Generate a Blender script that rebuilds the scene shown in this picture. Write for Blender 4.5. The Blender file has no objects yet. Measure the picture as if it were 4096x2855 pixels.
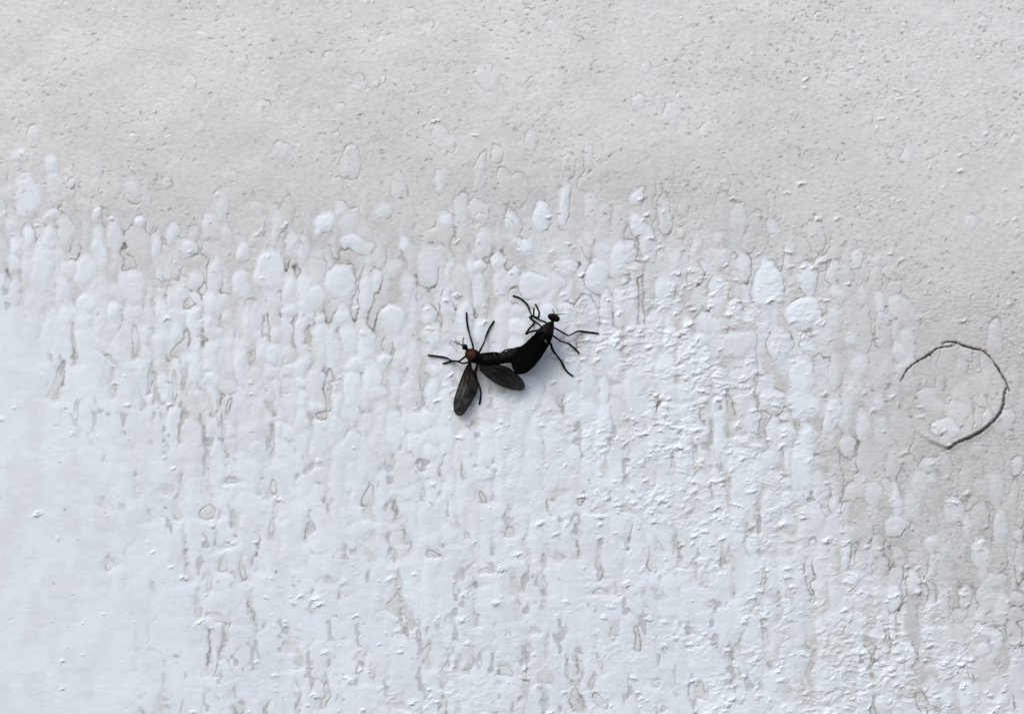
import bpy, bmesh, math
import numpy as np
from mathutils import Vector, Matrix

# ------------------------------------------------------------------ scale
S = 0.128 / 4096.0            # metres per photo pixel on the wall plane
CX, CY = 2048.0, 1427.5
DIST = 0.21                   # camera to wall
def W(px, py, h=0.0):
    """photo pixel on the wall, h = height off the wall in pixels -> metres (sightline followed to that height)"""
    k = 1.0 - h * S / DIST
    return Vector(((px - CX) * S * k, -h * S, (CY - py) * S * k))

# ------------------------------------------------------------------ camera, light
sc = bpy.context.scene
COL = sc.collection
cam = bpy.data.cameras.new('camera'); camo = bpy.data.objects.new('camera', cam); COL.objects.link(camo)
camo.location = (0, -DIST, 0); camo.rotation_euler = (math.radians(90), 0, 0)
cam.sensor_width = 36; cam.sensor_fit = 'HORIZONTAL'
cam.lens = 36 * DIST / (4096 * S)
cam.clip_start = 0.005; cam.clip_end = 200
sc.camera = camo

SUN_EL, SUN_AZ = math.radians(46), math.radians(-34)      # azimuth measured from the wall's outward normal, negative = from the left
to_sun = Vector((math.sin(SUN_AZ) * math.cos(SUN_EL), -math.cos(SUN_AZ) * math.cos(SUN_EL), math.sin(SUN_EL)))
w = bpy.data.worlds.new('World'); sc.world = w; w.use_nodes = True
nt = w.node_tree; bg = nt.nodes['Background']
sky = nt.nodes.new('ShaderNodeTexSky'); sky.sky_type = 'NISHITA'; sky.sun_disc = False
sky.sun_elevation = SUN_EL
sky.sun_rotation = math.atan2(to_sun.x, to_sun.y)
sky.dust_density = 2.5; sky.ozone_density = 1.0; sky.air_density = 1.0
nt.links.new(sky.outputs[0], bg.inputs[0]); bg.inputs[1].default_value = 0.15
sun = bpy.data.lights.new('sun', 'SUN'); suno = bpy.data.objects.new('sun', sun); COL.objects.link(suno)
sun.energy = 0.95; sun.angle = math.radians(32); sun.color = (1.0, 0.985, 0.965)
suno.rotation_euler = to_sun.to_track_quat('Z', 'Y').to_euler()
sc.view_settings.view_transform = 'Standard'; sc.view_settings.look = 'None'
sc.view_settings.gamma = 1.0; sc.view_settings.exposure = 0.55

# ------------------------------------------------------------------ numpy noise on photo pixel coordinates
_tabs = {}
def vnoise(x, y, cx, cy, seed):
    if seed not in _tabs: _tabs[seed] = np.random.RandomState(seed).rand(256, 256).astype(np.float32)
    T = _tabs[seed]
    u = x / cx + 1000; v = y / cy + 1000
    iu = np.floor(u).astype(np.int32); iv = np.floor(v).astype(np.int32)
    fu = (u - iu).astype(np.float32); fv = (v - iv).astype(np.float32)
    fu = fu * fu * (3 - 2 * fu); fv = fv * fv * (3 - 2 * fv)
    a = T[iv & 255, iu & 255]; b = T[iv & 255, (iu + 1) & 255]
    c = T[(iv + 1) & 255, iu & 255]; d = T[(iv + 1) & 255, (iu + 1) & 255]
    return (a * (1 - fu) + b * fu) * (1 - fv) + (c * (1 - fu) + d * fu) * fv
def fbm(x, y, cx, cy, seed, n=3):
    s = 0; a = 1; t = 0
    for k in range(n):
        s = s + a * vnoise(x, y, cx / 2 ** k, cy / 2 ** k, seed + 17 * k); t += a; a *= 0.5
    return s / t
def sstep(a, b, x):
    t = np.clip((x - a) / (b - a), 0, 1); return t * t * (3 - 2 * t)

# ------------------------------------------------------------------ the wall's grid: dense where the photo looks, coarser further off
STEP = 2.98
def axis(lo, hi):
    core = np.arange(lo - 90, hi + 90, STEP)
    out = []; p = core[-1]; st = STEP
    while p < hi + 9000:
        st = min(st * 1.06, 160); p += st; out.append(p)
    left = []; p = core[0]; st = STEP
    while p > lo - 9000:
        st = min(st * 1.06, 160); p -= st; left.append(p)
    return np.array(left[::-1] + list(core) + out)
gx = axis(0, 4096); gy = axis(0, 2855)
nx, ny = len(gx), len(gy)
X, Y = np.meshgrid(gx, gy)
X = X.astype(np.float32); Y = Y.astype(np.float32)
rng = np.random.RandomState(7)

K = 4096 / 2296.0
# share of the plaster that the white paint covers (columns every 209, rows as listed, in 2296-wide coordinates)
cov_y = np.array([-2000, 0, 200, 400, 500, 600, 700, 800, 1000, 1200, 1400, 1600, 4000]) * K
cov_x = np.array([-3000] + [i * 208.7 for i in range(12)] + [6000]) * K
cov = np.array([
 [0]*12, [0]*12, [.0, 0, 0, 0, 0, 0, 0, 0, 0, 0, 0, 0],
 [.25, .12, 0, 0, 0, .08, .12, .08, .02, 0, 0, 0],
 [.50, .36, .18, .22, .22, .26, .32, .28, .20, .05, 0, 0],
 [.76, .62, .44, .48, .48, .48, .50, .48, .44, .26, .05, .02],
 [.93, .82, .62, .60, .62, .64, .66, .64, .60, .36, .12, .06],
 [.99, .93, .76, .74, .74, .76, .80, .78, .70, .42, .18, .12],
 [1.0, .98, .86, .84, .84, .86, .86, .86, .80, .42, .22, .20],
 [1.0, 1.0, .94, .91, .90, .90, .90, .90, .87, .52, .32, .28],
 [1.0, 1.0, .97, .95, .91, .91, .92, .91, .90, .70, .50, .44],
 [1.0, 1.0, .95, .94, .92, .91, .91, .91, .90, .82, .68, .62],
 [1.0, 1.0, .95, .94, .92, .91, .91, .91, .90, .82, .68, .62]])
cov = np.concatenate([cov[:, :1], cov, cov[:, -1:]], axis=1)
def bil(M, x, y):
    i = np.clip(np.searchsorted(cov_x, x) - 1, 0, len(cov_x) - 2); j = np.clip(np.searchsorted(cov_y, y) - 1, 0, len(cov_y) - 2)
    fx = np.clip((x - cov_x[i]) / (cov_x[i + 1] - cov_x[i]), 0, 1); fy = np.clip((y - cov_y[j]) / (cov_y[j + 1] - cov_y[j]), 0, 1)
    return (M[j, i] * (1 - fx) + M[j, i + 1] * fx) * (1 - fy) + (M[j + 1, i] * (1 - fx) + M[j + 1, i + 1] * fx) * fy
C = bil(cov, X, Y).astype(np.float32)

# domain warp so that no outline is a clean ellipse
WX = X + (vnoise(X, Y, 60, 75, 1) - .5) * 26 + (vnoise(X, Y, 22, 26, 2) - .5) * 11 + (vnoise(X, Y, 9, 9, 51) - .5) * 3
WY = Y + (vnoise(X, Y, 70, 85, 3) - .5) * 36 + (vnoise(X, Y, 24, 24, 4) - .5) * 11 + (vnoise(X, Y, 9, 9, 52) - .5) * 3

def win(cx, cy, r, ry=None):
    ry = r if ry is None else ry
    a, b = np.searchsorted(gx, cx - r), np.searchsorted(gx, cx + r)
    c, d = np.searchsorted(gy, cy - ry), np.searchsorted(gy, cy + ry)
    return slice(c, d), slice(a, b)

# hand-placed blobs: x, y, half width, half height, opacity (2296-wide coordinates)
big = [(312,497,18,18,1),(725,500,24,26,1),(905,550,12,30,.9),(425,553,18,22,.8),(600,610,36,46,.9),(655,555,12,40,.8),(765,640,34,48,.9),
 (800,550,33,20,.8),(990,410,16,26,.6),(1000,490,18,24,.8),(1265,460,15,60,.85),(1215,490,22,42,.9),(1150,500,16,30,.95),(1425,440,15,22,.75),
 (1430,510,22,26,.75),(1385,580,24,42,.85),(1455,545,20,44,.75),(1725,645,37,46,1),(1722,600,16,30,1),(1815,625,21,42,.95),(1800,705,40,36,1),
 (1810,775,20,26,1),(1800,850,30,50,1),(1800,905,36,36,1),(1808,980,18,36,1),(1800,1060,24,70,1),(1745,775,28,42,.9),(1735,900,30,24,.8),
 (1668,600,16,35,.7),(1610,660,22,42,.75),(1650,770,42,33,.8),(1520,700,16,30,.6),(540,640,20,35,.9),(120,365,18,26,.7),
 (45,345,26,20,.6),(60,440,28,48,.85),(150,520,20,34,.6),(260,520,18,50,.65),(350,560,17,46,.7),(400,680,22,56,.85),(480,620,17,52,.7),
 (880,715,28,33,.95),(720,765,22,44,.9),(770,708,21,21,.9),(820,660,15,55,.85),(1060,600,10,38,.85),(1180,560,20,24,.9),(1200,640,33,28,.8),
 (1340,620,28,38,.8),(1095,180,27,24,.22),(1195,322,20,20,.25),(990,310,15,24,.22),(860,480,16,24,.55),(1900,930,16,44,.5),(1920,870,18,36,.55),
 (2085,893,24,30,.3),(2118,960,34,20,.6),(2143,925,26,22,.25),(2105,912,16,18,.25),(2250,950,28,28,.35),(1560,560,16,34,.5),(1905,1000,16,30,.6),(1560,620,20,30,.6),
 (190,610,26,40,.9),(95,600,24,60,.9),(300,640,30,44,.8),(1925,575,14,22,.8),(1515,590,16,30,.6),(1270,600,26,24,.7),(960,600,20,50,.6),
 (2060,1090,22,36,.55),(2140,1150,24,30,.6),(2230,1100,20,44,.4),(2010,1180,26,30,.6),(1960,1110,20,30,.5)]
blobs = [(a * K, b * K, c * K, d * K, o) for a, b, c, d, o in big]
cellw = 66.0
x = -1500.0
while x < 5600:
    y = -300.0 + rng.rand() * 120
    while y < 4300:
        ry = 30 + rng.rand() ** 1.7 * 74; rx = 23 + rng.rand() ** 1.5 * 17
        cy = y + ry; cx = x + (rng.rand() - .5) * 34
        c = float(bil(cov, np.array(cx), np.array(cy)))
        pr = sstep(0.01, .26, c) * 0.97 + .06 * (cy > 500)
        if rng.rand() < pr and not any(abs(cx - b[0]) < b[2] * .9 + rx * .4 and abs(cy - b[1]) < b[3] * .9 + ry * .4 for b in blobs[:len(big)]):
            sz = 0.86 + .14 * c + rng.rand() * .16
            blobs.append((cx, cy, rx * sz, ry * sz, min(1, max(.10, c * 1.45 + (rng.rand() - .68) * .95))))
        y += ry * 2 * (0.90 + .16 * rng.rand())
    x += cellw * (0.8 + .4 * rng.rand())
k_ = 5.0
acc = np.full(X.shape, 1e-9, np.float32); wo = np.full(X.shape, 1e-9 * .6, np.float32)
for cx, cy, rx, ry, o in blobs:
    fr = 1 + 42 / min(rx, ry)
    sl = win(cx, cy, rx * fr + 30, ry * fr + 40)
    dx = np.abs(WX[sl] - cx) / rx; dy = np.abs(WY[sl] - cy) / ry
    sd = ((dx ** 2.1 + dy ** 2.1) ** (1 / 2.1) - 1) * min(rx, ry)
    e = np.exp(-np.clip(sd, -60, 90) / k_)
    acc[sl] += e; wo[sl] += e * o
sdf = -k_ * np.log(acc); opac = wo / acc
grow = np.interp(C, [0, .5, .75, .86, .93, .97, 1.0], [-1, 0, 4.5, 12, 21, 44, 90]).astype(np.float32)
raw = sdf.copy()
sdf = np.minimum(sdf, 60) - grow + (vnoise(X, Y, 40, 60, 5) - .5) * 6 + (fbm(X, Y, 13, 16, 7, 2) - .5) * 7
# slivers that the paint never bridged: (x, y, half width, half height, tilt) in crop coordinates
g7 = [(180,120,28,100,-3),(375,220,18,80,0),(190,250,16,50,0),(205,440,22,50,-12),(165,530,20,70,35),(430,410,16,60,0),(350,520,10,50,5),(460,500,8,50,-5),
 (610,520,42,34,15),(885,570,22,90,0),(975,650,32,20,0),(1165,730,32,75,5),(1180,880,16,80,5),(1350,560,18,60,0),(1350,720,16,85,0),(1480,520,28,32,30),
 (1600,480,15,70,10),(1740,560,20,140,-2),(1735,795,42,24,0),(1440,110,40,26,10),(1400,200,14,50,15),(1740,210,42,26,0),(1930,230,42,24,-20),(2080,560,24,80,20),
 (2130,470,12,55,10),(385,720,13,80,0),(380,870,60,70,0),(700,1320,20,130,-5),(1250,1200,22,150,3),(1280,1050,42,26,10),(1370,1180,16,120,-14),(1380,1350,32,60,0),
 (1100,1310,42,42,0),(845,1250,18,70,10),(1530,1270,10,70,0),(1980,1090,24,90,0),(1830,1020,28,56,-30),(1590,1500,34,80,0),(1690,1380,18,70,0),(1740,1520,33,56,20),
 (2130,1400,32,28,0),(400,1550,48,22,-20),(590,1200,16,90,0),(900,760,42,22,20),(60,200,10,110,0),(720,240,12,70,0),(1020,110,8,80,-5),(1250,470,12,80,0),(1150,370,22,34,0),
 (1940,430,10,80,-6),(160,1210,12,60,-15),(215,1310,16,60,0),(700,1540,24,60,0),(470,980,20,60,0),(1620,160,30,60,0),(555,90,5,80,0)]
g8 = [(315,540,28,60,5),(345,700,14,120,0),(160,700,22,60,-10),(560,740,14,120,-4),(700,740,12,70,20),(210,860,38,26,15),(370,1150,12,100,-25),(240,235,32,18,0),
 (130,1460,34,60,0),(1050,650,16,100,0),(1230,730,80,60,0),(1820,610,26,70,10),(1730,720,66,30,-10),(590,1240,14,46,0),(705,1450,12,80,0),(1540,1430,46,70,0),(1490,1270,6,80,0),
 (1130,250,46,80,20),(510,200,8,130,5),(65,240,6,110,-20),(1600,1520,30,70,0),(2130,1240,12,60,-15),(430,370,10,50,0),(1090,1020,10,90,-8),(1450,1020,8,80,0),(1860,1380,14,110,-14)]
g6 = [(1390,220,42,56,0),(1145,80,26,36,0),(1185,200,24,80,0),(1390,740,22,70,5),(1330,910,22,60,25),(1460,960,46,22,-25),(1510,1100,8,150,-8),(1640,640,22,70,0),
 (1500,470,28,26,0),(1500,600,24,50,0),(750,590,22,36,0),(1400,1200,7,150,0),(1730,500,8,120,-5),(1270,620,6,110,0),(1830,60,22,60,0),(2005,1220,14,70,5),
 (2200,680,18,26,0),(1620,1560,32,50,0),(1850,200,16,90,-6),(935,80,6,90,0),(2010,1500,8,90,0),(2190,1480,20,80,0),(680,165,12,30,-20),(1400,60,12,90,10),(1550,30,36,28,0),
 (1210,60,8,90,0),(1680,870,6,80,-15),(2090,850,6,60,-8),(1830,340,12,90,0)]
g4 = [(900,700,26,110,0),(1215,740,50,50,0),(1060,300,55,34,-20),(1150,200,44,100,0),(490,700,14,150,0),(750,960,14,110,0),(390,960,30,130,-10),(1020,940,16,120,0),(1190,1000,22,140,0),
 (1390,1100,12,100,5),(1540,1130,16,90,0),(1500,1260,10,120,0),(1500,1400,14,90,0),(1840,1080,8,120,0),(1940,1000,40,70,-15),(2170,1200,26,40,-20),(1900,900,8,120,0),(1270,450,50,30,0),
 (740,790,40,16,-40),(1820,1380,16,150,0),(950,1080,10,60,0),(2220,900,26,50,0),(2080,650,16,70,0),(1500,600,34,26,0)]
gaps = []
for g, ox, oy in ((g7, 1365, 1903), (g8, 2730, 1903), (g6, 0, 1903), (g4, 0, 952)):
    for a, b, hw, hh, r in g: gaps.append((ox + a / 1.681, oy + b / 1.681, max(3.2, hw / 1.681), hh / 1.681, math.radians(r)))
for q in range(70):       # small nicks between the runs of paint, everywhere the coat is nearly closed
    cx = rng.uniform(500, 4300); cy = rng.uniform(1350, 3300)
    gaps.append((cx, cy, rng.uniform(3, 9), rng.uniform(14, 62), rng.normal() * .22))
gp = np.full(X.shape, 60, np.float32); gk = np.zeros(X.shape, np.float32)
for cx, cy, hw, hh, r in gaps:
    sl = win(cx, cy, max(hw, hh) + 50)
    u = WX[sl] - cx; v = WY[sl] - cy
    uu = u * math.cos(r) - v * math.sin(r); vv = u * math.sin(r) + v * math.cos(r)
    taper = hw * (1.05 + .5 * vv / hh)
    vo = np.maximum(np.abs(vv) / hh - 1, 0) * hh
    sd = (np.sqrt((uu / np.maximum(taper, 2.0)) ** 2 + (np.abs(vv) / hh) ** 2.2) - 1) * hw + vo
    kk = rng.rand() ** .8
    gk[sl] = np.where(sd < gp[sl], kk, gk[sl]); gp[sl] = np.minimum(gp[sl], sd)
gp += (vnoise(X, Y, 16, 20, 6) - .5) * 6 + (fbm(X, Y, 34, 48, 9, 3) - .5) * 12 + 1.5
sdf = np.maximum(sdf, -gp)

# ------------------------------------------------------------------ relief (in pixels) and what the surface is made of
n_low = fbm(X, Y, 420, 340, 20, 3)
edge_w = 6 + 12 * vnoise(X, Y, 120, 90, 8)
inside = sstep(0, 1, (4 - sdf) / (edge_w + 4))
soft = sstep(9, -26, sdf)
paint = inside * np.clip(opac, 0, 1)
paint = np.maximum(paint, inside * sstep(.7, .92, C))
veil = sstep(.36, .62, fbm(WX, WY, 58, 130, 101, 2)) * sstep(.04, .6, C)
paint = paint * (.80 + .20 * sstep(.3, .6, fbm(X, Y, 70, 110, 105, 2)))
paint = np.maximum(paint, veil * (.42 + .34 * sstep(.2, .7, C)))
T = 1.5 + 1.7 * opac
Z = soft * T * (.84 - .26 * sstep(45, 20, gp)) + (n_low - .5) * 2.2 + (fbm(X, Y, 34, 30, 31, 3) - .5) * 1.3
Z += (fbm(X, Y, 130, 90, 36, 2) - .5) * 2.0
Z += 0.9 * sstep(4, -30, raw) * np.clip(opac, 0, 1) * sstep(1.0, .8, C)
rough = sstep(.42, .72, fbm(X, Y, 500, 400, 41, 2)) * sstep(1700, 3300, X) * 1.0
Z += (fbm(X, Y, 12, 8, 44, 2) - .5) * (.7 * (1 - .75 * inside) + 1.5 * rough * (1 - .5 * inside))
# dirt caught in the step where a run of paint ends
ln = np.exp(-((sdf - 1.5) / 2.3) ** 2)
brk = sstep(.44, .74, vnoise(X, Y, 60, 85, 61)) * .75 + sstep(.6, .8, vnoise(X, Y, 26, 30, 62)) * .5
dirt_shade = ln * brk * (.28 + .46 * sstep(.15, .5, C)) * np.where(gp < 14, gk, 1)
Z -= ln * brk * 2.2
film = sstep(-3, 6, sdf) * sstep(.5, .9, C) * (.08 + .45 * vnoise(X, Y, 80, 90, 63)) * np.where(gp < 14, .25 + .75 * gk, 1)
paint = np.maximum(paint, np.where(gp < 14, sstep(.75, .9, C) * .75 * (1 - gk), 0))
paint = np.maximum(paint, .45 * sstep(.86, .94, C))     # grimy bare plaster in the closed area
gapline = np.exp(-((gp - 0) / 2.2) ** 2) * sstep(.48, .78, vnoise(X, Y, 28, 34, 64)) * (gp < 20) * (.3 + .7 * gk)
dirt_shade = np.maximum(dirt_shade, gapline * .58)
Z -= gapline * 1.0
hl = sstep(-9, 0, raw + (vnoise(X, Y, 12, 22, 131) - .5) * 9) * sstep(.70, .84, C) * sstep(1.0, .95, C) * sstep(.50, .72, vnoise(X, Y, 70, 110, 132)) * sstep(.35, .6, vnoise(X, Y, 16, 26, 133))
dirt_shade = np.maximum(dirt_shade, hl * .38)
Z -= hl * 1.5

NH = vnoise(X, Y, 9, 7, 111); NG = vnoise(X, Y, 6, 5, 112)
def stamp_bump(cx, cy, L, wd, h, ang, under, d=0.0):
    """an elongated crumb of paint with a steep lower edge"""
    sl = win(cx, cy, L * 3 + 10)
    u = X[sl] - cx; v = Y[sl] - cy
    uu = u * math.cos(ang) + v * math.sin(ang); vv = -u * math.sin(ang) + v * math.cos(ang)
    ww = (NH[sl] - .5); uu = uu * (1 + .5 * ww) ; vv = vv + ww * wd * 1.6
    g = np.exp(-(np.abs(uu) / L) ** 2.6) * (.55 + .9 * NG[sl]) * np.where(vv < 0, np.exp(-(vv / (wd * 1.0)) ** 2), np.exp(-(vv / (wd * 1.1)) ** 2))
    Z[sl] += h * g
    if under:
        p = np.exp(-(uu / (L * .7)) ** 2 - ((vv - wd * .9) / (wd * .45)) ** 2)
        Z[sl] -= under * p
        dirt_shade[sl] = np.maximum(dirt_shade[sl], d * p)  # undercut shadow below the crumb, put into the colour
fd_y = cov_y
fleck = np.array([[0]*12, [0,0,0,0,0,0,0,0,.01,.01,.02,.02], [0,0,0,0,0,.01,.01,.02,.03,.05,.07,.07], [.02,.01,0,0,.01,.03,.04,.05,.06,.10,.14,.16],
 [.05,.04,.02,.02,.03,.06,.12,.22,.22,.22,.22,.24], [.06,.05,.03,.04,.05,.12,.30,.55,.45,.30,.14,.12], [.03,.02,.03,.04,.08,.20,.42,1.1,.70,.22,.10,.10],
 [.02,.02,.03,.05,.10,.16,.35,1.2,.60,.14,.08,.08], [.03,.03,.03,.05,.08,.14,.36,1.2,.85,.16,.10,.10], [.04,.04,.05,.08,.12,.12,.18,.45,.80,.35,.20,.14],
 [.04,.05,.08,.24,.24,.24,.20,.35,.50,.70,.65,.5], [.05,.06,.08,.22,.32,.36,.36,.50,.65,.95,1.0,.95], [.05,.06,.08,.22,.32,.36,.36,.50,.65,.95,1.0,.95]])
fleck = np.concatenate([fleck[:, :1], fleck, fleck[:, -1:]], axis=1)
FD = np.clip(bil(fleck, X, Y), 0, 1).astype(np.float32)
ra = math.radians(-17); XR = X * math.cos(ra) + Y * math.sin(ra); YR = -X * math.sin(ra) + Y * math.cos(ra)
wv = (fbm(X, Y, 50, 40, 129, 2) - .5) * 60; rag = fbm(XR + wv, YR + wv * .6, 30, 15, 121, 4); torn = FD * sstep(.36, .66, fbm(X, Y, 120, 90, 124, 2)) * sstep(.1, .5, C)
Z += torn * (np.abs(rag - .5) * -6 + sstep(.50, .70, rag) * 3.6 + (vnoise(X, Y, 13, 8, 134) - .5) * 1.6)
dirt_shade = np.maximum(dirt_shade, torn * sstep(.30, .22, rag) * sstep(.5, .8, vnoise(X, Y, 14, 8, 125)) * .45)
smear = sstep(.60, .80, fbm(XR, YR, 22, 11, 127, 2)) * sstep(.45, .75, vnoise(X, Y, 120, 90, 128)) * (1 - inside)
dirt_shade = np.maximum(dirt_shade, smear * .16)
cnt = 0
for q in range(20000):
    cx = rng.uniform(-200, 4300); cy = rng.uniform(-150, 3100)
    cl = float(vnoise(np.array([cx]), np.array([cy]), 110, 80, 71)[0])
    if rng.rand() > float(bil(fleck, np.array(cx), np.array(cy))) * sstep(.28, .62, cl) * .70: continue
    z = rng.rand() ** 3
    L = 4 + 15 * z; wd = 3.2 + 5.0 * z * rng.uniform(.5, 1.2)
    stamp_bump(cx, cy, L, wd, 1.6 + 3.2 * z, math.radians(-16 + rng.normal() * 16), (.4 + 1.6 * rng.rand()) * (rng.rand() < .4), rng.uniform(.1, .6) ** 1.3); cnt += 1
for q in range(900):        # scattered rounded grains in the smooth lower left and everywhere else in the coat
    cx = rng.uniform(-200, 4300); cy = rng.uniform(1200, 3100)
    if rng.rand() > .12: continue
    z = rng.rand() ** 2
    stamp_bump(cx, cy, 7 + 12 * z, 6 + 5 * z, 1.9 + 2.4 * z, math.radians(-10 + rng.normal() * 15), 1.6 * (rng.rand() < .5), rng.uniform(0, .8))
# pits and specks of the bare plaster
for q in range(25000):
    cx = rng.uniform(-200, 4300); cy = rng.uniform(-150, 2700)
    c = float(bil(cov, np.array(cx), np.array(cy)))
    dens = (1 - sstep(.02, .5, c)) * (.50 + .50 * sstep(1300, 3900, cx)) * sstep(.22, .70, float(vnoise(np.array([cx]), np.array([cy]), 150, 100, 73)[0])) * (.65 + .35 * sstep(1500, 300, cy)) + .012
    if rng.rand() > dens: continue
    z = rng.rand() ** 3
    L = 2.6 + 7.5 * z; wd = 2.0 + 2.6 * z; ang = rng.normal() * .5 - .3
    sl = win(cx, cy, L * 3 + 6)
    u = X[sl] - cx; v = Y[sl] - cy
    uu = u * math.cos(ang) + v * math.sin(ang); vv = -u * math.sin(ang) + v * math.cos(ang)
    g = np.exp(-(uu / L) ** 2 - (vv / wd) ** 2)
    Z[sl] -= (.5 + 1.3 * rng.rand()) * g
    dirt_shade[sl] = np.maximum(dirt_shade[sl], g * rng.uniform(.12, .85))
# burst bubbles: broken arcs, slightly dished or domed
for q in range(300):
    cx = rng.uniform(-100, 4250); cy = rng.uniform(-100, 1750)
    c = float(bil(cov, np.array(cx), np.array(cy)))
    if c > .45 or rng.rand() > .62: continue
    r = 9 + 30 * rng.rand() ** 2.2; a0 = rng.uniform(-2.9, .2); span = rng.uniform(.5, 1.35)
    sl = win(cx, cy, r + 30)
    u = X[sl] - cx + (vnoise(X[sl], Y[sl], 14, 14, 81) - .5) * 9; v = (Y[sl] - cy) * .85 + (vnoise(X[sl], Y[sl], 14, 14, 82) - .5) * 9
    rr = np.sqrt(u * u + v * v); th = np.arctan2(v, u); da = np.abs((th - a0 + math.pi) % (2 * math.pi) - math.pi)
    arc = np.exp(-((rr - r) / 2.3) ** 2) * sstep(span, span * .4, da)
    Z[sl] += 1.5 * sstep(r, r * .4, rr) * (1 if rng.rand() < .6 else -1) - arc * 1.8
    dirt_shade[sl] = np.maximum(dirt_shade[sl], arc * rng.uniform(.15, .62))
    paint[sl] = np.maximum(paint[sl], .25 * sstep(r, r * .7, rr) * rng.rand())
# faint long cracks
def poly_dist(pts, sl):
    d = np.full(X[sl].shape, 1e6, np.float32)
    for (ax, ay), (bx, by) in zip(pts[:-1], pts[1:]):
        vx, vy = bx - ax, by - ay; l2 = vx * vx + vy * vy
        t = np.clip(((X[sl] - ax) * vx + (Y[sl] - ay) * vy) / l2, 0, 1)
        d = np.minimum(d, np.hypot(X[sl] - ax - t * vx, Y[sl] - ay - t * vy))
    return d

# ------------------------------------------------------------------ the round patch and the cracks about it
def z4(pts): return [(3500 + a / 2.857, 1300 + b / 2.857) for a, b in pts]
arcA = z4([(300,640),(320,590),(360,520),(420,460),(500,405),(570,370),(640,320),(720,265),(790,250),(850,245),(905,232)])
arcB = z4([(778,210),(820,196),(880,195),(940,203),(1000,235),(1060,250),(1130,270),(1180,283),(1230,292),(1280,330),(1330,385),(1380,455),(1430,530),(1460,590),(1495,640),(1515,690),(1535,750)])
arcC = z4([(1500,730),(1485,790),(1475,860),(1465,930),(1440,990),(1400,1050),(1360,1095),(1300,1145),(1240,1200),(1170,1240),(1100,1280),(1030,1310),(960,1335),(900,1370),(850,1408)])
ring = arcA[:-1] + z4([(905,228)]) + arcB[3:-3] + arcC + z4([(700,1370),(560,1300),(430,1190),(340,1060),(290,900),(280,760)])
rc = np.array(ring)
# polar outline of the patch
pc = np.array([3500 + 900 / 2.857, 1300 + 800 / 2.857])
ang = np.arctan2(rc[:, 1] - pc[1], rc[:, 0] - pc[0]); rad = np.hypot(rc[:, 0] - pc[0], rc[:, 1] - pc[1])
o = np.argsort(ang); ang, rad = ang[o], rad[o]
def ring_r(th): return np.interp(th, np.concatenate([ang - 2 * math.pi, ang, ang + 2 * math.pi]), np.tile(rad, 3))
TH = np.arctan2(Y - pc[1], X - pc[0]); RR = np.hypot(X - pc[0], Y - pc[1])
rel = RR - ring_r(TH)
tilt = np.clip(((X - pc[0]) * .55 + (Y - pc[1]) * .83) / 210, -.1, 1)
Z += np.where(rel < 0, 1, 0) * sstep(0, -14, rel) * tilt * 11 + np.where(rel < 0, 1, 0) * tilt * 4
sl = win(pc[0], pc[1], 330)
for pts, wd, dep in ((arcA, 4.2, 4), (arcB, 4.6, 4.5), (arcC, 6.0, 8)):
    d = poly_dist(pts, sl) + (vnoise(X[sl], Y[sl], 9, 9, 91) - .5) * 6
    g = np.exp(-(d / wd) ** 2)
    Z[sl] -= g * dep
    dirt_shade[sl] = np.maximum(dirt_shade[sl], g * .7)
# brown fringe outside the lifted lower edge, with the edge's soft shadow painted in
d = poly_dist([(a + 9, b + 8) for a, b in arcC[5:]], sl) + (vnoise(X[sl], Y[sl], 16, 12, 92) - .5) * 8; dirt_shade[sl] = np.maximum(dirt_shade[sl], np.exp(-(d / 9) ** 2) * .42)

tone = (.58 * sstep(150, 1050, Y) + .25 * sstep(.35, .7, fbm(X, Y, 300, 180, 95, 3)) + .30 * (fbm(X, Y, 90, 60, 96, 3) - .5)) * (1 - .6 * sstep(2600, 4000, X) * sstep(1300, 800, Y)) + .30 * sstep(3150, 3700, X) * sstep(1100, 1500, Y) * sstep(2900, 2300, Y)
# level the coat where the insects stand so their feet meet it
Z -= 2.0

# ------------------------------------------------------------------ meshes of the wall
def height_at(px, py):
    i = int(np.clip(np.searchsorted(gx, px), 0, nx - 1)); j = int(np.clip(np.searchsorted(gy, py), 0, ny - 1))
    return float(Z[j, i])
co = np.empty((ny, nx, 3), np.float32)
co[..., 0] = (X - CX) * S; co[..., 1] = -Z * S; co[..., 2] = (CY - Y) * S
dzx = np.gradient(Z, gx.astype(np.float32), axis=1); dzy = np.gradient(Z, gy.astype(np.float32), axis=0)
nrm = np.stack([-dzx, -np.ones_like(Z), dzy], -1)
nrm /= np.linalg.norm(nrm, axis=-1, keepdims=True)
fcx = slice(0, nx - 1)
idx = np.arange(nx * ny).reshape(ny, nx)
quads = np.stack([idx[:-1, :-1], idx[1:, :-1], idx[1:, 1:], idx[:-1, 1:]], -1).reshape(-1, 4)
relc = (rel[:-1, :-1] + rel[1:, 1:]).reshape(-1) * .5
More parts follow.
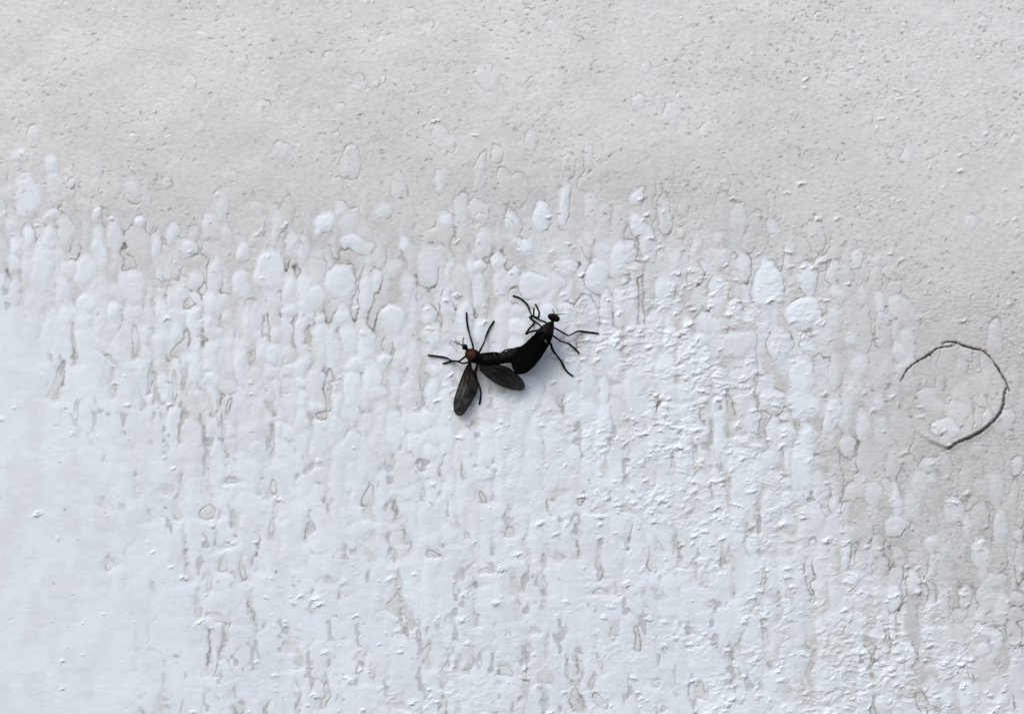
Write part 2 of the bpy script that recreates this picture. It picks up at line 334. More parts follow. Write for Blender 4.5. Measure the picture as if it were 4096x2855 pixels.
def grid_mesh(name, q, mat):
    used = np.unique(q); remap = np.full(nx * ny, -1, np.int64); remap[used] = np.arange(len(used))
    qq = remap[q]
    me = bpy.data.meshes.new(name)
    me.vertices.add(len(used)); me.loops.add(qq.size); me.polygons.add(len(qq))
    me.vertices.foreach_set('co', co.reshape(-1, 3)[used].ravel())
    me.loops.foreach_set('vertex_index', qq.ravel().astype(np.int32))
    me.polygons.foreach_set('loop_start', np.arange(0, qq.size, 4, dtype=np.int32))
    me.update(calc_edges=True)
    me.polygons.foreach_set('use_smooth', np.ones(len(qq), bool))
    for nm, arr in (('paint', paint), ('dirt_shade', dirt_shade), ('film', film), ('tone', tone)):
        a = me.attributes.new(nm, 'FLOAT', 'POINT'); a.data.foreach_set('value', arr.astype(np.float32).ravel()[used])
    me.materials.append(mat)
    try:
        a = me.attributes.new('custom_normal', 'FLOAT_VECTOR', 'POINT'); a.data.foreach_set('vector', nrm.reshape(-1, 3)[used].astype(np.float32).ravel())
    except Exception as ex: print('normals', ex)
    return me

def new_mat(name):
    m = bpy.data.materials.new(name); m.use_nodes = True; return m, m.node_tree, m.node_tree.nodes['Principled BSDF']
def N(nt, t, **kw):
    n = nt.nodes.new(t)
    for k, v in kw.items(): setattr(n, k, v)
    return n
def wall_material():
    m, nt, b = new_mat('painted_plaster'); L = nt.links.new
    tc = N(nt, 'ShaderNodeTexCoord')
    def att(nm): return N(nt, 'ShaderNodeAttribute', attribute_name=nm).outputs['Fac']
    def noise(sc_, det, stretch=(1, 1, 1)):
        mp = N(nt, 'ShaderNodeMapping'); mp.inputs['Scale'].default_value = stretch; L(tc.outputs['Object'], mp.inputs[0])
        n = N(nt, 'ShaderNodeTexNoise'); n.inputs['Scale'].default_value = sc_; n.inputs['Detail'].default_value = det; n.inputs['Roughness'].default_value = .6
        L(mp.outputs[0], n.inputs[0]); return n.outputs['Fac']
    def ramp(src, p0, c0, p1, c1):
        r = N(nt, 'ShaderNodeValToRGB'); r.color_ramp.elements[0].position = p0; r.color_ramp.elements[0].color = (*c0, 1)
        r.color_ramp.elements[1].position = p1; r.color_ramp.elements[1].color = (*c1, 1); L(src, r.inputs[0]); return r.outputs[0]
    def mix(f, a, b_, bt='MIX'):
        x = N(nt, 'ShaderNodeMix', data_type='RGBA', blend_type=bt)
        if hasattr(f, 'links'): L(f, x.inputs[0])
        else: x.inputs[0].default_value = f
        for s_, v in ((6, a), (7, b_)):
            if hasattr(v, 'links'): L(v, x.inputs[s_])
            else: x.inputs[s_].default_value = (*v, 1)
        return x.outputs[2]
    plaster = ramp(noise(90, 4), .32, PL0, .68, PL1)
    plaster = mix(.30, plaster, ramp(noise(1400, 3, (1, 1, 1.6)), .35, (.44, .44, .435), .6, (.68, .68, .68)))
    coat = ramp(noise(70, 4), .32, PT0, .68, PT1)
    coat = mix(.12, coat, ramp(noise(1100, 3), .35, (.60, .64, .68), .65, (.72, .76, .79)))
    plaster = mix(att('tone'), plaster, TONE, 'MULTIPLY')
    c = mix(att('paint'), plaster, coat)
    c = mix(att('film'), c, ramp(noise(300, 3), .3, (.52, .53, .53), .7, (.59, .60, .60)))
    dn = N(nt, 'ShaderNodeMath', operation='MULTIPLY'); L(att('dirt_shade'), dn.inputs[0]); L(ramp(noise(1600, 2), .3, (.55,) * 3, .6, (1,) * 3), dn.inputs[1])
    c = mix(dn.outputs[0], c, (.10, .080, .062))
    L(c, b.inputs['Base Color'])
    b.inputs['Roughness'].default_value = .45; b.inputs['Specular IOR Level'].default_value = .45
    bm = N(nt, 'ShaderNodeBump'); bm.inputs['Strength'].default_value = .22; bm.inputs['Distance'].default_value = .00005
    L(noise(2600, 4, (1, 1, 1.7)), bm.inputs['Height']); L(bm.outputs[0], b.inputs['Normal'])
    return m
TONE = (.76, .76, .745)
PL0, PL1 = (.614, .612, .612), (.674, .672, .672)
PT0, PT1 = (.632, .690, .722), (.682, .740, .777)
WALL = wall_material()

def link(name, me, parent=None, **props):
    o = bpy.data.objects.new(name, me); COL.objects.link(o)
    if parent: o.parent = parent
    for k, v in props.items(): o[k] = v
    return o
wall = link('wall', grid_mesh('wall', quads[relc > 0], WALL), None, kind='structure')
plug = link('wall_patch', grid_mesh('wall_patch', quads[relc <= 0], WALL), None,
            label='round wall patch with lifted lower right edge, ringed by a dark broken crack', category='wall patch')

def simple_mat(name, col, rough=.5, spec=.4, bump=0, bscale=3000, var=None):
    m, nt, b = new_mat(name)
    b.inputs['Roughness'].default_value = rough; b.inputs['Specular IOR Level'].default_value = spec
    tc = N(nt, 'ShaderNodeTexCoord'); n = N(nt, 'ShaderNodeTexNoise'); n.inputs['Scale'].default_value = bscale; n.inputs['Detail'].default_value = 3
    nt.links.new(tc.outputs['Object'], n.inputs[0])
    r = N(nt, 'ShaderNodeValToRGB'); v = var or tuple(c * .6 for c in col)
    r.color_ramp.elements[0].position = .35; r.color_ramp.elements[0].color = (*v, 1); r.color_ramp.elements[1].position = .65; r.color_ramp.elements[1].color = (*col, 1)
    nt.links.new(n.outputs[0], r.inputs[0]); nt.links.new(r.outputs[0], b.inputs['Base Color'])
    if bump:
        bm = N(nt, 'ShaderNodeBump'); bm.inputs['Strength'].default_value = bump; bm.inputs['Distance'].default_value = .00003
        nt.links.new(n.outputs[0], bm.inputs['Height']); nt.links.new(bm.outputs[0], b.inputs['Normal'])
    return m
CRACK = simple_mat('crack_grime', (.095, .074, .050), .95, .1, .5, 2500, var=(.020, .016, .011))

def smooth_path(pts, n):
    """Catmull-Rom through pts (any dimension), n samples"""
    P = np.array(pts, float); P = np.vstack([2 * P[0] - P[1], P, 2 * P[-1] - P[-2]])
    seg = np.hypot(*(np.diff(P[1:-1, :2], axis=0).T)) + 1e-6; cum = np.concatenate([[0], np.cumsum(seg)])
    out = []
    for s in np.linspace(0, cum[-1], n):
        i = min(np.searchsorted(cum, s, side='right') - 1, len(seg) - 1); t = (s - cum[i]) / seg[i]
        p0, p1, p2, p3 = P[i], P[i + 1], P[i + 2], P[i + 3]
        out.append(.5 * ((2 * p1) + (-p0 + p2) * t + (2 * p0 - 5 * p1 + 4 * p2 - p3) * t * t + (-p0 + 3 * p1 - 3 * p2 + p3) * t ** 3))
    return np.array(out)
LEG = 1.3
def tube(bm, pts, radii, seg=8, flat=1.0):
    """swept tube, pts in metres, flat scales the radius across the wall normal"""
    rings = []; n = len(pts); up = Vector((0, -1, 0))
    for i, p in enumerate(pts):
        p = Vector(p); a = Vector(pts[max(i - 1, 0)]); b = Vector(pts[min(i + 1, n - 1)])
        t = (b - a).normalized(); s = t.cross(up)
        if s.length < 1e-4: s = Vector((1, 0, 0))
        s.normalize(); u = s.cross(t).normalized(); r = radii[i]
        rings.append([bm.verts.new(p + s * (math.cos(k * 2 * math.pi / seg) * r) + u * (math.sin(k * 2 * math.pi / seg) * r * flat)) for k in range(seg)])
    for a, b in zip(rings[:-1], rings[1:]):
        for k in range(seg): bm.faces.new((a[k], a[(k + 1) % seg], b[(k + 1) % seg], b[k]))
    bm.faces.new(rings[0][::-1]); bm.faces.new(rings[-1])
def bm_obj(name, bm, mats, parent=None, **props):
    bmesh.ops.recalc_face_normals(bm, faces=bm.faces)
    me = bpy.data.meshes.new(name); bm.to_mesh(me); bm.free()
    for m in (mats if isinstance(mats, list) else [mats]): me.materials.append(m)
    me.polygons.foreach_set('use_smooth', np.ones(len(me.polygons), bool))
    return link(name, me, parent, **props)
r2 = np.random.RandomState(5)
for pts, prof in ((arcA, [(0, .6), (.15, 2.6), (.45, 4.0), (.75, 3.0), (1, .5)]), (arcB, [(0, .8), (.12, 3.2), (.3, 4.4), (.6, 3.0), (.85, 3.8), (1, 1.1)]),
                  (arcC, [(0, 1.2), (.2, 3.4), (.45, 4.6), (.6, 6.6), (.8, 6.2), (1, 1.4)])):
    sp = smooth_path(pts, 150); t = np.linspace(0, 1, 150)
    rr = np.interp(t, *zip(*prof)) * (.9 + .8 * (np.interp(t * 70, np.arange(72), r2.rand(72)) - .5)) * (1 + .4 * (np.interp(t * 40, np.arange(42), r2.rand(42)) - .5))
    jx = np.interp(t * 45, np.arange(47), r2.randn(47)) * 1.3; jy = np.interp(t * 45, np.arange(47), r2.randn(47)) * 1.3
    bm = bmesh.new()
    P = []
    for (a, b), ja, jb in zip(sp, jx, jy): P.append(W(a + ja, b + jb, height_at(a, b) + .6))
    tube(bm, P, rr * (1.15 + .7 * (np.interp(t * 9, np.arange(11), r2.rand(11)) - .45)) * S, 8, .25)
    bm_obj('crack', bm, CRACK, plug)

# ------------------------------------------------------------------ the two flies
MM = 1000.0
def shell(parts, voxel, name, mats, parent, colour=None):
    """all the rings and tubes fused into ONE closed skin (voxel remesh, worked in millimetres)"""
    bm = bmesh.new()
    for f in parts: f(bm)
    bmesh.ops.recalc_face_normals(bm, faces=bm.faces)
    for v in bm.verts: v.co *= MM
    me = bpy.data.meshes.new(name); bm.to_mesh(me); bm.free()
    o = bpy.data.objects.new(name, me); COL.objects.link(o)
    md = o.modifiers.new('r', 'REMESH'); md.mode = 'VOXEL'; md.voxel_size = voxel; md.use_smooth_shade = True
    ms = o.modifiers.new('s', 'SMOOTH'); ms.factor = .5; ms.iterations = 2
    dg = bpy.context.evaluated_depsgraph_get(); ev = o.evaluated_get(dg)
    m2 = bpy.data.meshes.new_from_object(ev)
    bpy.data.objects.remove(o); bpy.data.meshes.remove(me)
    m2.transform(Matrix.Scale(1 / MM, 4)); m2.name = name
    m2.materials.clear(); m2.materials.append(mats)
    n = len(m2.vertices); c = np.empty(n * 3, np.float32); m2.vertices.foreach_get('co', c); c = c.reshape(-1, 3)
    px = c[:, 0] / S / (1 + c[:, 1] / DIST) + CX; py = CY - c[:, 2] / S / (1 + c[:, 1] / DIST)
    if colour:
        a = m2.attributes.new('red', 'FLOAT', 'POINT'); a.data.foreach_set('value', colour(px, py, -c[:, 1] / S).astype(np.float32))
    m2.polygons.foreach_set('use_smooth', np.ones(len(m2.polygons), bool))
    print(name, 'verts', n)
    return link(name, m2, parent)
def zA(pts): return [(1690 + p[0] / 3.4045, 1220 + p[1] / 3.4045, *p[2:]) for p in pts]
def zB(pts): return [(1980 + p[0] / 4.211, 1160 + p[1] / 4.211, *p[2:]) for p in pts]
def loft(pts, n=40, flat=.85, seg=20, rings=0):
    """pts (px, py, height, radius) all in photo pixels"""
    sp = smooth_path(pts, n)
    if rings:
        q = np.linspace(0, rings, n) % 1
        sp[:, 3] *= 1.02 - .09 * np.exp(-(np.minimum(q, 1 - q) / .12) ** 2)
    def f(bm): tube(bm, [W(p[0], p[1], p[2]) for p in sp], [max(p[3], .5) * S for p in sp], seg, flat)
    return f
def ball(px, py, h, rx, ry, rot=0, rz=None, n=14):
    def f(bm):
        c = W(px, py, h)
        m = Matrix.Translation(c) @ Matrix.Rotation(rot, 4, 'Y') @ Matrix.Diagonal((rx * S, (rz or ry) * S, ry * S, 1))
        bmesh.ops.create_uvsphere(bm, u_segments=20, v_segments=n, radius=1, matrix=m)
    return f
def insect_material(red_col, name):
    m, nt, b = new_mat(name); L = nt.links.new
    tc = N(nt, 'ShaderNodeTexCoord'); n = N(nt, 'ShaderNodeTexNoise'); n.inputs['Scale'].default_value = 6000; n.inputs['Detail'].default_value = 4; L(tc.outputs['Object'], n.inputs[0])
    r = N(nt, 'ShaderNodeValToRGB'); r.color_ramp.elements[0].color = (.0010, .0009, .0010, 1); r.color_ramp.elements[1].color = (.004, .0033, .0033, 1)
    r.color_ramp.elements[0].position = .35; r.color_ramp.elements[1].position = .7; L(n.outputs[0], r.inputs[0])
    r2_ = N(nt, 'ShaderNodeValToRGB'); r2_.color_ramp.elements[0].color = (*[c * .55 for c in red_col], 1); r2_.color_ramp.elements[1].color = (*red_col, 1)
    r2_.color_ramp.elements[0].position = .35; r2_.color_ramp.elements[1].position = .65; L(n.outputs[0], r2_.inputs[0])
    at = N(nt, 'ShaderNodeAttribute', attribute_name='red'); mx = N(nt, 'ShaderNodeMix', data_type='RGBA')
    L(at.outputs['Fac'], mx.inputs[0]); L(r.outputs[0], mx.inputs[6]); L(r2_.outputs[0], mx.inputs[7]); L(mx.outputs[2], b.inputs['Base Color'])
    b.inputs['Roughness'].default_value = .5; b.inputs['Specular IOR Level'].default_value = .07
    bm = N(nt, 'ShaderNodeBump'); bm.inputs['Strength'].default_value = .6; bm.inputs['Distance'].default_value = .00002; L(n.outputs[0], bm.inputs['Height']); L(bm.outputs[0], b.inputs['Normal'])
    return m
BODY = insect_material((.056, .015, .0065), 'black_body_red_thorax')
BODY2 = insect_material((.009, .003, .0018), 'black_body_dark_thorax')
HAIR = simple_mat('antenna_black', (.012, .010, .010), .6, .2, 0)
EYE = simple_mat('eye_dark', (.009, .004, .0035), .6, .12, .3, 9000)

def leg(pts, h0, h1, r0, r1, knee=None, n=34, prof=None):
    """pts 2-D; height runs from the body h0 over a knee bump to the wall; radii thicken at the femur"""
    sp = smooth_path([(p[0], p[1]) for p in pts], n); t = np.linspace(0, 1, n)
    kt, kh = knee or (.35, h0 + 10)
    H = np.interp(t, [0, kt, min(kt + .3, .92), 1], [h0, kh, h1 + 5, h1])
    jt = 1 + .16 * np.exp(-((t - .36) / .03) ** 2) + .12 * np.exp(-((t - .66) / .025) ** 2) + .08 * np.exp(-((t - .8) / .02) ** 2)
    prof = prof or [(0, r0), (.12, r0 * 1.25), (.30, r0 * 1.15), (.42, r0 * .85), (.6, r1), (1, r1 * .95)]
    R = np.interp(t, *zip(*prof)) * jt
    def f(bm): tube(bm, [W(a, b, h) for (a, b), h in zip(sp, H)], R * S * LEG, 8)
    return f
def foot(p): return height_at(p[0], p[1]) + 2.2
def auto_leg(z, pts, h0, kt, kh, r0=3.0, r1=2.5, prof=None):
    P = z(pts); return leg(P, h0, foot(P[-1]), r0, r1, (kt, kh), 44, prof)

# --- left fly: spread wings, red thorax
def root(name, px, py, label, cat='fly', group='flies mating on the wall'):
    o = bpy.data.objects.new(name, None); COL.objects.link(o); o.location = W(px, py, 0); o.empty_display_size = .002
    o['label'] = label; o['category'] = cat; o['group'] = group
    return o
def adopt(o, r):
    bpy.context.view_layer.update(); o.parent = r; o.matrix_parent_inverse = Matrix.Translation(-r.location)
flyA = root('fly', 1900, 1440, 'small black fly with rust red thorax and both smoky wings spread, on the pale wall')
del flyA['group']
partsA = [ball(1690 + 578/3.4045, 1220 + 570/3.4045, 52, 11.0, 11.5, .3, 11),
          ball(1690 + 566/3.4045, 1220 + 582/3.4045, 50, 8.5, 8, .3, 9),
          loft(zA([(590,585,52,6),(610,612,53,9),(632,640,56,21),(668,676,60,26),(705,702,60,27),(745,718,57,24),(785,726,52,20)]), 30, .95),
          loft(zA([(760,735,54,22),(820,745,50,24),(900,745,48,25),(980,742,46,24),(1060,735,44,21),(1120,726,42,18),(1180,715,40,13),(1205,712,40,7)]), 90, .8, 20, 6)]
legsA = [([(700,640),(692,600),(688,560),(665,480),(640,400),(612,280),(602,190),(600,100)], 44, .25, 62),
         ([(755,690),(770,650),(800,590),(845,500),(868,420),(900,340),(940,270),(977,213)], 42, .25, 60),
         ([(620,680),(590,695),(540,735),(490,765),(400,755),(340,725),(260,705),(170,693),(72,683)], 46, .3, 44),
         ([(670,740),(640,760),(600,785),(545,792),(480,772),(400,760),(340,780),(273,797)], 42, .35, 40),
         ([(750,780),(742,820),(733,870),(712,920),(735,1010),(770,1090),(790,1170),(793,1240),(775,1352)], 40, .3, 44),
         ([(745,700),(800,668),(900,655),(1010,650),(1055,662),(1100,630),(1160,604),(1290,588),(1330,590)], 56, .4, 58)]
profs = [None, None, None, None, [(0,3),(.15,5),(.28,5.5),(.4,3.6),(.6,2.7),(1,3.1)], [(0,3),(.3,3),(.42,2.6),(.6,2.2),(1,2)]]
for (p, h0, kt, kh), pr in zip(legsA, profs): partsA.append(auto_leg(zA, p, h0, kt, kh, 2.6, 3.0, pr))
def redA(px, py, h):
    u = (px - (1690 + 672/3.4045)); v = (py - (1220 + 682/3.4045))
    a = math.radians(38); uu = u * math.cos(a) + v * math.sin(a); vv = -u * math.sin(a) + v * math.cos(a)
    q = np.sqrt((uu / 29) ** 2 + (vv / 28) ** 2)
    return sstep(.95, .45, q + .35 * sstep(-4, 22, uu)) * sstep(30, 50, h)
adopt(shell(partsA, .022, 'body', BODY, None, redA), flyA)
def strand(name, pts, h0, h1, r0, r1, r, mat=None):
    sp = smooth_path(pts, 14); t = np.linspace(0, 1, 14); bm = bmesh.new()
    tube(bm, [W(a, b, h0 + (h1 - h0) * q) for (a, b), q in zip(sp, t)], [(r0 + (r1 - r0) * q) * S * (1 + .18 * (i % 2)) for i, q in enumerate(t)], 6)
    o = bm_obj(name, bm, mat or HAIR); adopt(o, r); return o
strand('antenna', zA([(552,548),(551,500),(555,465),(565,438)]), 52, 62, 2.4, 1.5, flyA)
strand('antenna', zA([(546,548),(510,532),(480,523),(449,511)]), 50, 56, 2.3, 1.4, flyA)
for ex, ey in ((563, 566), (592, 560)):
    bm = bmesh.new(); ball(1690 + ex/3.4045, 1220 + ey/3.4045, 57, 5.6, 6.4, .3, 5.5)(bm); adopt(bm_obj('eye', bm, EYE), flyA)

def wing_material(name, a_lo, a_hi, base):
    m, nt, b = new_mat(name); L = nt.links.new
    tc = N(nt, 'ShaderNodeTexCoord'); n = N(nt, 'ShaderNodeTexNoise'); n.inputs['Scale'].default_value = 700; n.inputs['Detail'].default_value = 3; L(tc.outputs['Object'], n.inputs[0])
    r = N(nt, 'ShaderNodeMapRange'); r.inputs[1].default_value = .3; r.inputs[2].default_value = .7; r.inputs[3].default_value = a_lo; r.inputs[4].default_value = a_hi; L(n.outputs[0], r.inputs[0])
    at = N(nt, 'ShaderNodeAttribute', attribute_name='dense'); ad = N(nt, 'ShaderNodeMath', operation='ADD', use_clamp=True)
    L(r.outputs[0], ad.inputs[0]); L(at.outputs['Fac'], ad.inputs[1]); L(ad.outputs[0], b.inputs['Alpha'])
    b.inputs['Base Color'].default_value = (*base, 1); b.inputs['Roughness'].default_value = .6; b.inputs['Specular IOR Level'].default_value = .06
    n2 = N(nt, 'ShaderNodeTexNoise'); n2.inputs['Scale'].default_value = 2500; L(tc.outputs['Object'], n2.inputs[0])
    bm = N(nt, 'ShaderNodeBump'); bm.inputs['Strength'].default_value = .5; bm.inputs['Distance'].default_value = .00003; L(n2.outputs[0], bm.inputs['Height']); L(bm.outputs[0], b.inputs['Normal'])
    return m
WING = wing_material('smoky_wing', .55, .78, (.010, .0085, .0065))
WING2 = wing_material('folded_wing', .97, 1.0, (.0015, .0015, .0015))
VEIN = simple_mat('wing_vein', (.007, .0065, .006), .6, .08, 0)

VEIN2 = simple_mat('folded_vein', (.0018, .0017, .0017), .7, .04, 0)

def wing(outline, veins, hfun, mat, parent, rim=1.7, dens=None, vr=1.0, label=None):
    """a thin membrane with its own thickness: closed outline filled with rows, veins as raised tubes, a thicker leading rim"""
    O = smooth_path(outline + [outline[0]], 110)[:-1]; c = O.mean(0)
    bm = bmesh.new(); NR = 14; rings = []
    for side in (0, 1):
        ctr = bm.verts.new(W(c[0], c[1], hfun(*c) + side * .5)); prev = None; rs = []
        for k in range(1, NR + 1):
            f = k / NR; ring = []
            for p in O:
                q = c + (p - c) * f; ring.append(bm.verts.new(W(q[0], q[1], hfun(q[0], q[1]) + side * .5 * (1 - f * .5))))
            n = len(ring)
            for i in range(n):
                j = (i + 1) % n
                if prev is None: bm.faces.new((ctr, ring[i], ring[j]))
                else: bm.faces.new((prev[i], ring[i], ring[j], prev[j]))
            prev = ring; rs.append(ring)
        rings.append(rs[-1])
    n = len(rings[0])
    for i in range(n): bm.faces.new((rings[0][i], rings[0][(i + 1) % n], rings[1][(i + 1) % n], rings[1][i]))
    bmesh.ops.recalc_face_normals(bm, faces=bm.faces)
    o = bm_obj('wing', bm, mat)
    me = o.data; nv = len(me.vertices); cc = np.empty(nv * 3, np.float32); me.vertices.foreach_get('co', cc); cc = cc.reshape(-1, 3)
    px = cc[:, 0] / S / (1 + cc[:, 1] / DIST) + CX; py = CY - cc[:, 2] / S / (1 + cc[:, 1] / DIST)
    a = me.attributes.new('dense', 'FLOAT', 'POINT'); a.data.foreach_set('value', (dens(px, py) if dens else np.zeros(nv)).astype(np.float32))
    if label: o['label'] = label
    adopt(o, parent)
    for v, ra, rb in veins:
        sp = smooth_path(v, 30); bm = bmesh.new()
        tube(bm, [W(p[0], p[1], hfun(p[0], p[1]) + .6) for p in sp], np.linspace(ra, rb, 30) * 1.1 * vr * S, 6, .7)
        vo = bm_obj('vein', bm, VEIN if vr == 1 else VEIN2); bpy.context.view_layer.update(); vo.parent = o; vo.matrix_parent_inverse = o.matrix_world.inverted()
    return o
# left wing, hanging down
w1 = zA([(655,765),(618,800),(590,850),(560,920),(515,1030),(480,1130),(447,1230),(427,1320),(423,1400),(438,1460),(463,1495),(500,1508),(540,1500),(580,1455),(640,1370),(700,1270),(742,1190),(762,1110),(757,1030),(735,960),(700,905),(676,850),(668,795)])
def h1(px, py):
    t = np.clip((py - 1445) / 215, 0, 1); return 52 - 30 * t + 3 * np.sin((px - 1850) / 14) + 4 * np.sin((px - py * .4) / 23)
v1 = [(zA([(650,770),(600,840),(562,922),(518,1032),(483,1132),(450,1232),(430,1322),(428,1400),(443,1458),(466,1490)]), 2.4, 1.5),
      (zA([(655,780),(620,880),(580,1000),(540,1130),(500,1250),(462,1370),(455,1440)]), 1.7, .8),
      (zA([(660,790),(650,900),(640,1010),(630,1120),(630,1200),(640,1260)]), 1.8, .7),
      (zA([(635,1050),(660,1120),(690,1175),(720,1205)]), 1.2, .6),
      (zA([(640,950),(610,1100),(560,1250),(520,1380),(500,1470)]), 1.1, .5),
      (zA([(468,1492),(500,1505),(540,1498),(580,1452),(640,1368),(700,1268),(742,1190),(760,1110)]), 1.2, .7)]
def d1(px, py): return .14 * sstep(1580, 1450, py) + .08 * sstep(14, 0, np.abs(px - (1690 + 500/3.4045) + (py - 1550) * .33))
wing(w1, v1, h1, WING, flyA, dens=d1)
w2 = zA([(765,775),(768,830),(772,872),(800,905),(870,970),(940,1025),(1030,1080),(1120,1120),(1200,1145),(1290,1158),(1360,1155),(1390,1135),(1396,1100),(1375,1045),(1330,985),(1270,930),(1200,873),(1140,842),(1050,815),(950,792),(850,775)])
def h2(px, py):
    t = np.clip((px - 1915) / 185, 0, 1); return 66 - 34 * t + 1.0 * np.sin((px * .5 + py) / 13)
v2 = [(zA([(770,780),(850,778),(950,795),(1050,818),(1140,845),(1200,876),(1270,933),(1330,988),(1373,1047),(1392,1100)]), 2.6, 1.7),
      (zA([(775,800),(900,830),(1020,870),(1120,920),(1220,990),(1300,1060),(1350,1120)]), 2.0, 1.0),
      (zA([(780,820),(880,870),(960,920),(1050,990),(1130,1050),(1220,1120),(1250,1148)]), 1.7, .8),
      (zA([(960,925),(990,960),(1010,1010),(1005,1045)]), 1.3, .6),
      (zA([(1120,1030),(1200,1060),(1280,1110),(1330,1145)]), 1.0, .6),
      (zA([(772,872),(800,905),(870,970),(940,1025),(1030,1080),(1120,1120),(1200,1145),(1290,1158),(1360,1155),(1392,1130)]), 1.2, 1.0)]
def d2(px, py): return .16 * sstep(1540, 1465, py + (px - 1950) * -.15) - .08 * sstep(2020, 2080, px)
wing(w2, v2, h2, WING, flyA, dens=d2)

# --- right fly: all black, wings folded down its back
flyB = root('fly', 2170, 1370, 'larger all black fly with wings folded along its back, right of the red-backed one')
del flyB['group']
partsB = [ball(1980 + 945/4.211, 1160 + 447/4.211, 66, 13.5, 12.5, .3, 13), ball(1980 + 1032/4.211, 1160 + 482/4.211, 66, 14.5, 13.5, .3, 13),
          ball(1980 + 990/4.211, 1160 + 465/4.211, 65, 22, 16, .35, 14),
          loft(zB([(975,500,64,6),(967,540,64,7),(945,575,66,15),(900,645,70,25),(858,715,72,32),(815,785,70,35),(775,855,64,34),(750,910,60,30)]), 40, .95),
          loft(zB([(840,820,62,26),(720,930,56,27),(600,1010,52,28),(470,1060,48,29),(360,1080,46,27),(250,1120,44,27),(160,1135,42,22),(90,1140,41,19),(30,1142,40,16),(-20,1142,40,9)]), 110, .85, 20, 8)]
legsB = [([(950,600),(1005,640),(1060,670),(1130,710),(1190,745),(1240,766),(1290,750),(1350,715),(1410,693),(1500,700),(1620,715),(1748,732)], 52, .35, 46),
         ([(930,730),(985,775),(1050,820),(1110,865),(1180,885),(1250,910),(1310,955),(1370,1010),(1418,1067)], 50, .35, 50),
         ([(890,820),(930,890),(955,960),(990,1040),(1050,1110),(1100,1180),(1150,1270),(1190,1340),(1250,1405),(1322,1455)], 50, .3, 56),
         ([(920,590),(870,550),(800,525),(720,488),(650,452),(612,420),(580,340),(545,250),(500,200),(430,145),(370,115),(298,97)], 54, .35, 50),
         ([(830,640),(770,605),(700,550),(650,510),(590,468),(578,458),(625,440),(690,455),(722,465),(738,430),(742,370),(712,300),(678,233)], 52, .35, 62),
         ([(760,665),(700,680),(640,695),(580,708),(525,742),(533,718),(580,650),(640,580),(662,538),(625,500),(588,468),(640,432),(652,380),(655,303)], 50, .25, 66)]
for k, (p, h0, kt, kh) in enumerate(legsB):
    pr = [(0,2.6),(.3,2.4),(.5,2.6),(1,2.7)] if k == 4 else ([(0,3.2),(.25,3.4),(.4,3.6),(.6,2.6),(1,2.8)] if k == 5 else None)
    if k == 2: pr = [(0,2.4),(.15,4.0),(.28,4.2),(.36,3.0),(.6,3.2),(1,2.8)]
    partsB.append(auto_leg(zB, p, h0, kt, kh, 2.4, 3.0, pr))
def redB(px, py, h):
    q = np.sqrt(((px - (1980 + 880/4.211)) / 22) ** 2 + ((py - (1160 + 690/4.211)) / 28) ** 2)
    q2 = np.sqrt(((px - (1980 + 990/4.211)) / 26) ** 2 + ((py - (1160 + 465/4.211)) / 18) ** 2)
    return np.maximum(sstep(1.0, .3, q), .45 * sstep(1.1, .7, q2)) * sstep(45, 62, h)
adopt(shell(partsB, .022, 'body', BODY2, None, redB), flyB)
strand('antenna', zB([(998,405),(988,375),(978,348),(966,326)]), 66, 74, 2.4, 1.3, flyB)
strand('antenna', zB([(1035,412),(1080,410),(1130,405),(1185,401)]), 66, 74, 2.0, 1.1, flyB)
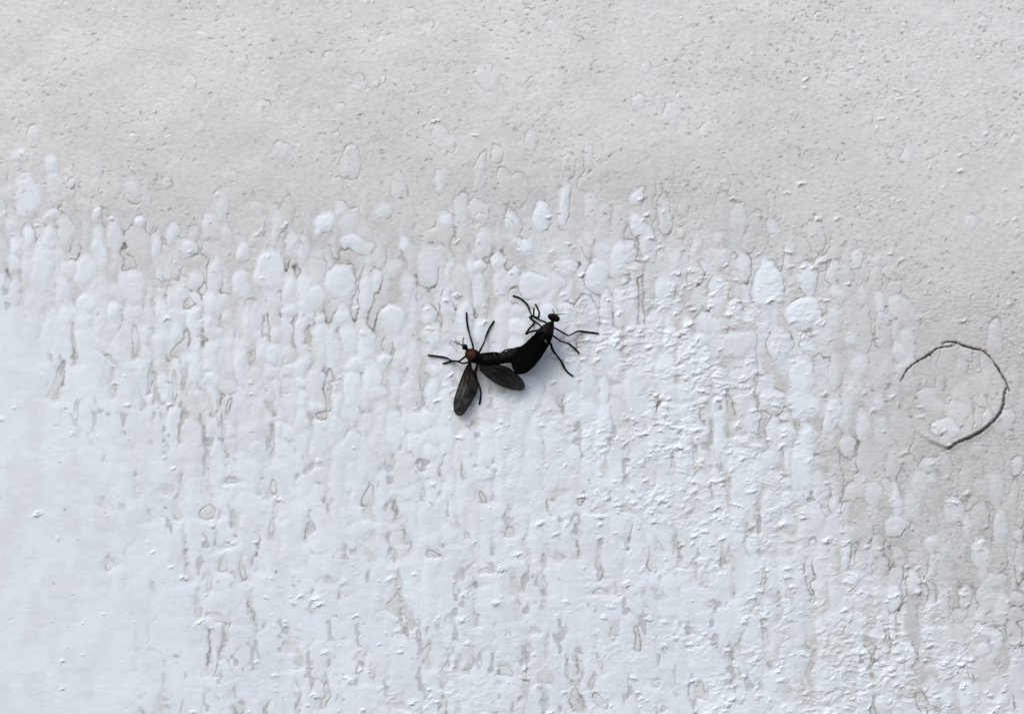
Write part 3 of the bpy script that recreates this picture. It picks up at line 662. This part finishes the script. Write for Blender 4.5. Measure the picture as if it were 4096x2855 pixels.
for ex, ey, rx in ((938, 440, 10), (1040, 478, 11)):
    bm = bmesh.new(); ball(1980 + ex/4.211, 1160 + ey/4.211, 70, rx, 10.5, .35, 9)(bm); adopt(bm_obj('eye', bm, EYE), flyB)
wL = zB([(830,700),(770,690),(700,712),(640,765),(570,830),(500,900),(430,950),(372,985),(330,1080),(290,1170),(276,1250),(300,1320),(340,1388),(385,1420),(450,1405),(520,1330),(590,1200),(660,1080),(730,960),(790,860),(820,780)])
wR = zB([(860,720),(925,760),(950,835),(922,905),(870,985),(805,1090),(742,1182),(682,1262),(612,1332),(542,1386),(462,1415),(388,1421),(350,1380),(330,1300),(370,1210),(440,1130),(530,1060),(620,990),(700,910),(770,840),(815,790)])
def hL(px, py):
    t = np.clip((py - 1330) / 170, 0, 1); return 106 - 40 * t ** .8 - 5 * np.clip((2120 - px) / 60, 0, 1)
def hR(px, py):
    t = np.clip((py - 1340) / 160, 0, 1); return 110 - 40 * t ** .8 - 10 * np.clip((px - 2150 + (py - 1380) * .6) / 50, 0, 1) ** 2
vL = [(zB([(790,740),(690,750),(600,830),(500,920),(400,985)]), 2, 1.2), (zB([(780,780),(680,900),(560,1020),(440,1160),(350,1300)]), 1.6, .9), (zB([(740,920),(650,990),(520,1020)]), 1.1, .7)]
vR = [(zB([(900,810),(930,870),(870,980),(800,1092),(740,1178),(680,1256),(610,1326),(540,1380),(460,1408)]), 2.4, 1.5),
      (zB([(860,800),(820,920),(740,1050),(640,1180),(540,1290),(440,1390)]), 1.7, .9), (zB([(840,830),(720,960),(600,1080),(500,1200),(420,1330)]), 1.5, .8),
      (zB([(700,1000),(610,1120),(520,1210)]), 1.1, .6)]
wing(wL, vL, hL, WING2, flyB, vr=.7)
wing(wR, vR, hR, WING2, flyB, vr=.7)
# pale bare spot where the wing root leaves the back
bm = bmesh.new(); ball(1980 + 856/4.211, 1160 + 866/4.211, 111, 4.6, 8, -.6, 3)(bm)
adopt(bm_obj('wing_root', bm, simple_mat('wing_root_grey', (.05, .05, .05), .5, .3)), flyB)

tris = sum(len(o.data.polygons) * 2 for o in COL.objects if o.type == 'MESH')
print('triangles', tris, 'flecks', cnt, 'blobs', len(blobs))
